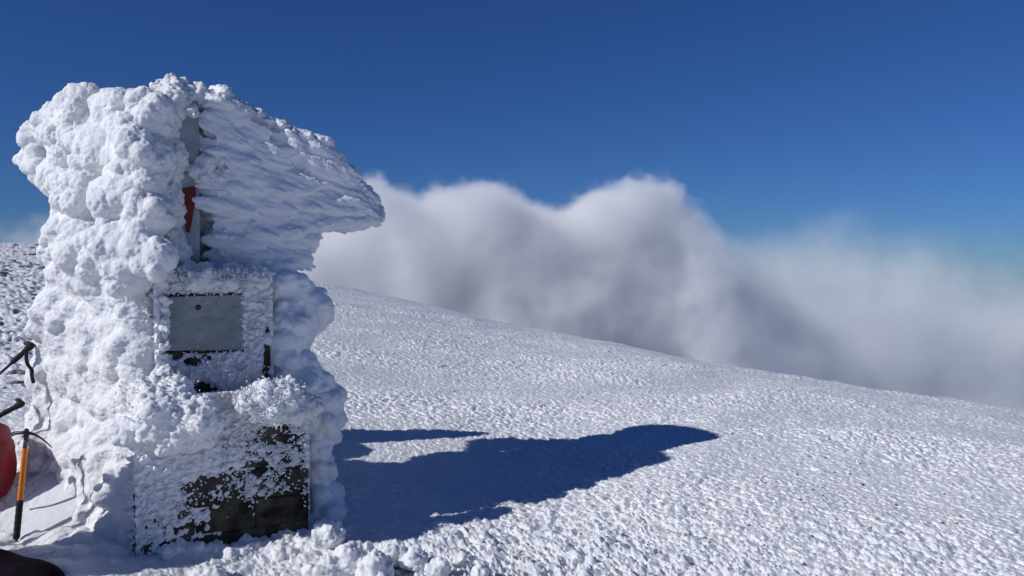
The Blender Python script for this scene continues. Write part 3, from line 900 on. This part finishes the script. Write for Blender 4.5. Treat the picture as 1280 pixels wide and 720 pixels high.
def rucksack_shadow_caster():
    bx, by = -2.88, 3.925
    g = float(ground_large(np.array([bx]), np.array([by]))[0])
    root = thing('rucksack', 'dark plum rucksack at the lower left, hip belt in view, unseen body added to cast a shadow', 'rucksack', (bx, by, g))
    bm = bmesh.new(); superell(bm, (bx, by, g + .40), .20, .19, .42, .55, .2, wr=.012, seed=4); obj('body', bm, M_DARKPACK, root)  # unseen upright body and lid, added to throw the shadow across the drift
    bm = bmesh.new(); superell(bm, (bx, by, g + .88), .15, .14, .15, .7, .2, wr=.014, seed=5); obj('lid', bm, M_DARKPACK, root)
    bm = bmesh.new()
    cs = catmull([P(-95, 712, 3.9), P(-55, 716, 3.86), P(-20, 714, 3.84), P(15, 724, 3.84), P(42, 728, 3.85), P(56, 737, 3.86), P(59, 765, 3.86)], 8)
    n = len(cs)
    tube(bm, cs, [(.115 * (1 - .25 * abs(i / (n - 1) - .4)), .105 * (1 - .15 * i / (n - 1))) for i in range(n)], 24)
    hb = obj('hip_belt', bm, M_DARKPACK, root)
    bm = bmesh.new(); superell(bm, (bx + .03, by - .185, g + .36), .13, .07, .20, .6, .2, wr=.010, seed=7); obj('pocket', bm, M_DARKPACK, root)
    for sx in (-1, 1):
        bm = bmesh.new()
        c0 = np.array([bx + sx * .08 - .03, by, g])
        cs = catmull([c0 + [0, .16, .80], c0 + [0, .27, .72], c0 + [sx * .02, .30, .5], c0 + [sx * .06, .24, .25], c0 + [sx * .07, .17, .12]], 6)
        tube(bm, cs, [(.028, .010)] * len(cs), 10); obj('shoulder_strap', bm, M_STRAP, root)
        bm = bmesh.new()
        cs = catmull([c0 + [sx * .03, -.14, .98], c0 + [sx * .04, -.205, .86], c0 + [sx * .05, -.20, .68]], 6)
        tube(bm, cs, [(.011, .003)] * len(cs), 8); obj('lid_strap', bm, M_STRAP, root)
    settle(root)
rucksack_shadow_caster()

# ------------------------------------------------------------------ cloud bank
def cloud_bank():
    Yc0, Yc1 = 372.0, 560.0
    X0, X1, Z0, Z1 = -350.0, 440.0, -170.0, 100.0
    bm = bmesh.new()
    vs = [bm.verts.new((x, y, z)) for x in (X0, X1) for y in (Yc0, Yc1) for z in (Z0, Z1)]
    for f in ((0, 1, 3, 2), (4, 6, 7, 5), (0, 4, 5, 1), (2, 3, 7, 6), (0, 2, 6, 4), (1, 5, 7, 3)): bm.faces.new([vs[i] for i in f])
    bmesh.ops.recalc_face_normals(bm, faces=bm.faces)
    m = bpy.data.materials.new('cloud_volume'); m.use_nodes = True
    nt = m.node_tree; nt.nodes.clear(); N, Lk = nt.nodes.new, nt.links.new
    out = N('ShaderNodeOutputMaterial'); vol = N('ShaderNodeVolumePrincipled')
    vol.inputs['Color'].default_value = (.995, .995, .996, 1); vol.inputs['Anisotropy'].default_value = -.3
    Lk(vol.outputs['Volume'], out.inputs['Volume'])
    tc = N('ShaderNodeTexCoord'); sep = N('ShaderNodeSeparateXYZ'); Lk(tc.outputs['Object'], sep.inputs[0])
    def math_(op, a, b=None, c=None, clamp=False):
        n = N('ShaderNodeMath'); n.operation = op; n.use_clamp = clamp
        for i, v in enumerate((a, b, c)):
            if v is None: continue
            if isinstance(v, (int, float)): n.inputs[i].default_value = v
            else: Lk(v, n.inputs[i])
        return n.outputs[0]
    # the bank's top along X, metres: measured at its mean distance
    YM = 440.0
    tab = [(-80, 330), (10, 310), (45, 276), (75, 264), (130, 280), (300, 290), (370, 275), (430, 236), (470, 222), (500, 232), (545, 226), (590, 224), (630, 232), (680, 248), (702, 250), (722, 242), (755, 234), (800, 231), (840, 236), (868, 250),
           (890, 276), (920, 288), (980, 282), (1030, 262), (1090, 264), (1150, 276), (1210, 292), (1260, 310), (1300, 325), (1500, 370)]
    fac = math_('MULTIPLY_ADD', sep.outputs['X'], 1 / (X1 - X0), -X0 / (X1 - X0))
    def curve(pts, lo, hi):
        fc = N('ShaderNodeFloatCurve'); cu = fc.mapping.curves[0]
        while len(cu.points) > 2: cu.points.remove(cu.points[1])
        cu.points[0].location = (0, (pts[0][1] - lo) / (hi - lo)); cu.points[-1].location = (1, (pts[-1][1] - lo) / (hi - lo))
        for px, v in pts[1:-1]: cu.points.new(((px - 640) / F * YM - X0) / (X1 - X0), (v - lo) / (hi - lo))
        fc.mapping.update()
        Lk(fac, fc.inputs['Value'])
        return math_('MULTIPLY_ADD', fc.outputs[0], hi - lo, lo)
    n4 = N('ShaderNodeTexNoise'); n4.inputs['Scale'].default_value = 1 / 19; n4.inputs['Detail'].default_value = 5; n4.inputs['Roughness'].default_value = .6
    Lk(tc.outputs['Object'], n4.inputs['Vector'])
    nz4 = math_('SUBTRACT', n4.outputs['Fac'], .5)
    top = curve([(x, (336 - y) / F * YM) for x, y in tab], -60, 120)
    soft = curve([(-80, 16), (300, 16), (420, 10), (700, 10), (800, 8), (870, 9), (910, 30), (960, 55), (1050, 55), (1150, 48), (1250, 42), (1500, 50)], 0, 60)
    n1 = N('ShaderNodeTexNoise'); n1.inputs['Scale'].default_value = 1 / 42; n1.inputs['Detail'].default_value = 5; n1.inputs['Roughness'].default_value = .62
    Lk(tc.outputs['Object'], n1.inputs['Vector'])
    n2 = N('ShaderNodeTexNoise'); n2.inputs['Scale'].default_value = 1 / 95; n2.inputs['Detail'].default_value = 2
    Lk(tc.outputs['Object'], n2.inputs['Vector'])
    nz = math_('SUBTRACT', n1.outputs['Fac'], .5); nz2 = math_('SUBTRACT', n2.outputs['Fac'], .5)
    h = math_('SUBTRACT', math_('MULTIPLY_ADD', nz, 38, math_('MULTIPLY_ADD', nz4, 34, top)), sep.outputs['Z'])
    # the front of the bank bellies out and in
    front = curve([(-200, 412), (700, 414), (820, 414), (940, 405), (1400, 400)], 350, 450)
    fr = math_('ADD', math_('SUBTRACT', sep.outputs['Y'], front), math_('ADD', math_('MULTIPLY_ADD', nz2, 40, math_('MULTIPLY', nz4, 20)), math_('MULTIPLY', nz, 46)))
    deep = N('ShaderNodeClamp'); deep.inputs['Min'].default_value = 0; deep.inputs['Max'].default_value = 110; Lk(h, deep.inputs['Value'])
    fr = math_('SUBTRACT', fr, math_('MULTIPLY', deep.outputs[0], .33))          # the tops billow out over the base
    s = N('ShaderNodeMath'); s.operation = 'SMOOTH_MIN'; s.inputs[2].default_value = .6
    Lk(math_('DIVIDE', h, soft), s.inputs[0]); Lk(math_('DIVIDE', fr, 12.0), s.inputs[1])
    d = math_('ADD', s.outputs[0], 0, clamp=True)
    d = math_('POWER', d, 1.4)
    thin = curve([(-200, 1), (840, 1), (900, .65), (980, .30), (1100, .20), (1400, .17)], 0, 1)
    clump = math_('MAXIMUM', math_('MULTIPLY_ADD', nz, 3.2, 1.0), .25)
    Lk(math_('MULTIPLY', math_('MULTIPLY', math_('MULTIPLY', d, .06), thin), clump), vol.inputs['Density'])
    o = obj('clouds', bm, m, None, False)
    o['kind'] = 'stuff'; o['label'] = 'soft grey-white cloud bank rising behind the snow slope'; o['category'] = 'cloud'
cloud_bank()

# ------------------------------------------------------------------ light, sky, camera
sun = bpy.data.lights.new('sun', 'SUN'); sun.energy = 3.35; sun.angle = math.radians(.53); sun.color = (1, .985, .97)
so = link(bpy.data.objects.new('sun', sun)); so.rotation_euler = SUN.to_track_quat('Z', 'Y').to_euler()
w = bpy.data.worlds.new('World'); sc.world = w; w.use_nodes = True
nt = w.node_tree; bg = nt.nodes['Background']
sky = nt.nodes.new('ShaderNodeTexSky'); sky.sky_type = 'NISHITA'; sky.sun_disc = False
sky.sun_elevation = ELEV; sky.sun_rotation = math.atan2(SUN.x, SUN.y) % (2 * math.pi)
sky.altitude = 1000; sky.air_density = 1.0; sky.dust_density = 0; sky.ozone_density = 3.0
mx = nt.nodes.new('ShaderNodeMix'); mx.data_type = 'RGBA'; mx.blend_type = 'MULTIPLY'; mx.inputs['Factor'].default_value = 1
mx.inputs['B'].default_value = (.262, .505, .98, 1)          # thin dry air at altitude: deeper blue
nt.links.new(sky.outputs[0], mx.inputs['A']); nt.links.new(mx.outputs['Result'], bg.inputs[0]); bg.inputs[1].default_value = .0575

cam = bpy.data.cameras.new('camera'); co = link(bpy.data.objects.new('camera', cam))
cam.sensor_width = 36; cam.lens = 36 * F / 1280; cam.clip_start = .1; cam.clip_end = 6000
co.location = (0, 0, 0); co.rotation_euler = (math.radians(90) - PITCH, 0, 0)
sc.camera = co
sc.view_settings.view_transform = 'Standard'; sc.view_settings.look = 'None'
sc.view_settings.exposure = 0; sc.view_settings.gamma = 1
cy = sc.cycles
cy.volume_bounces = 12; cy.max_bounces = 12; cy.diffuse_bounces = 4; cy.volume_step_rate = .2; cy.volume_max_steps = 512
cy.use_denoising = True
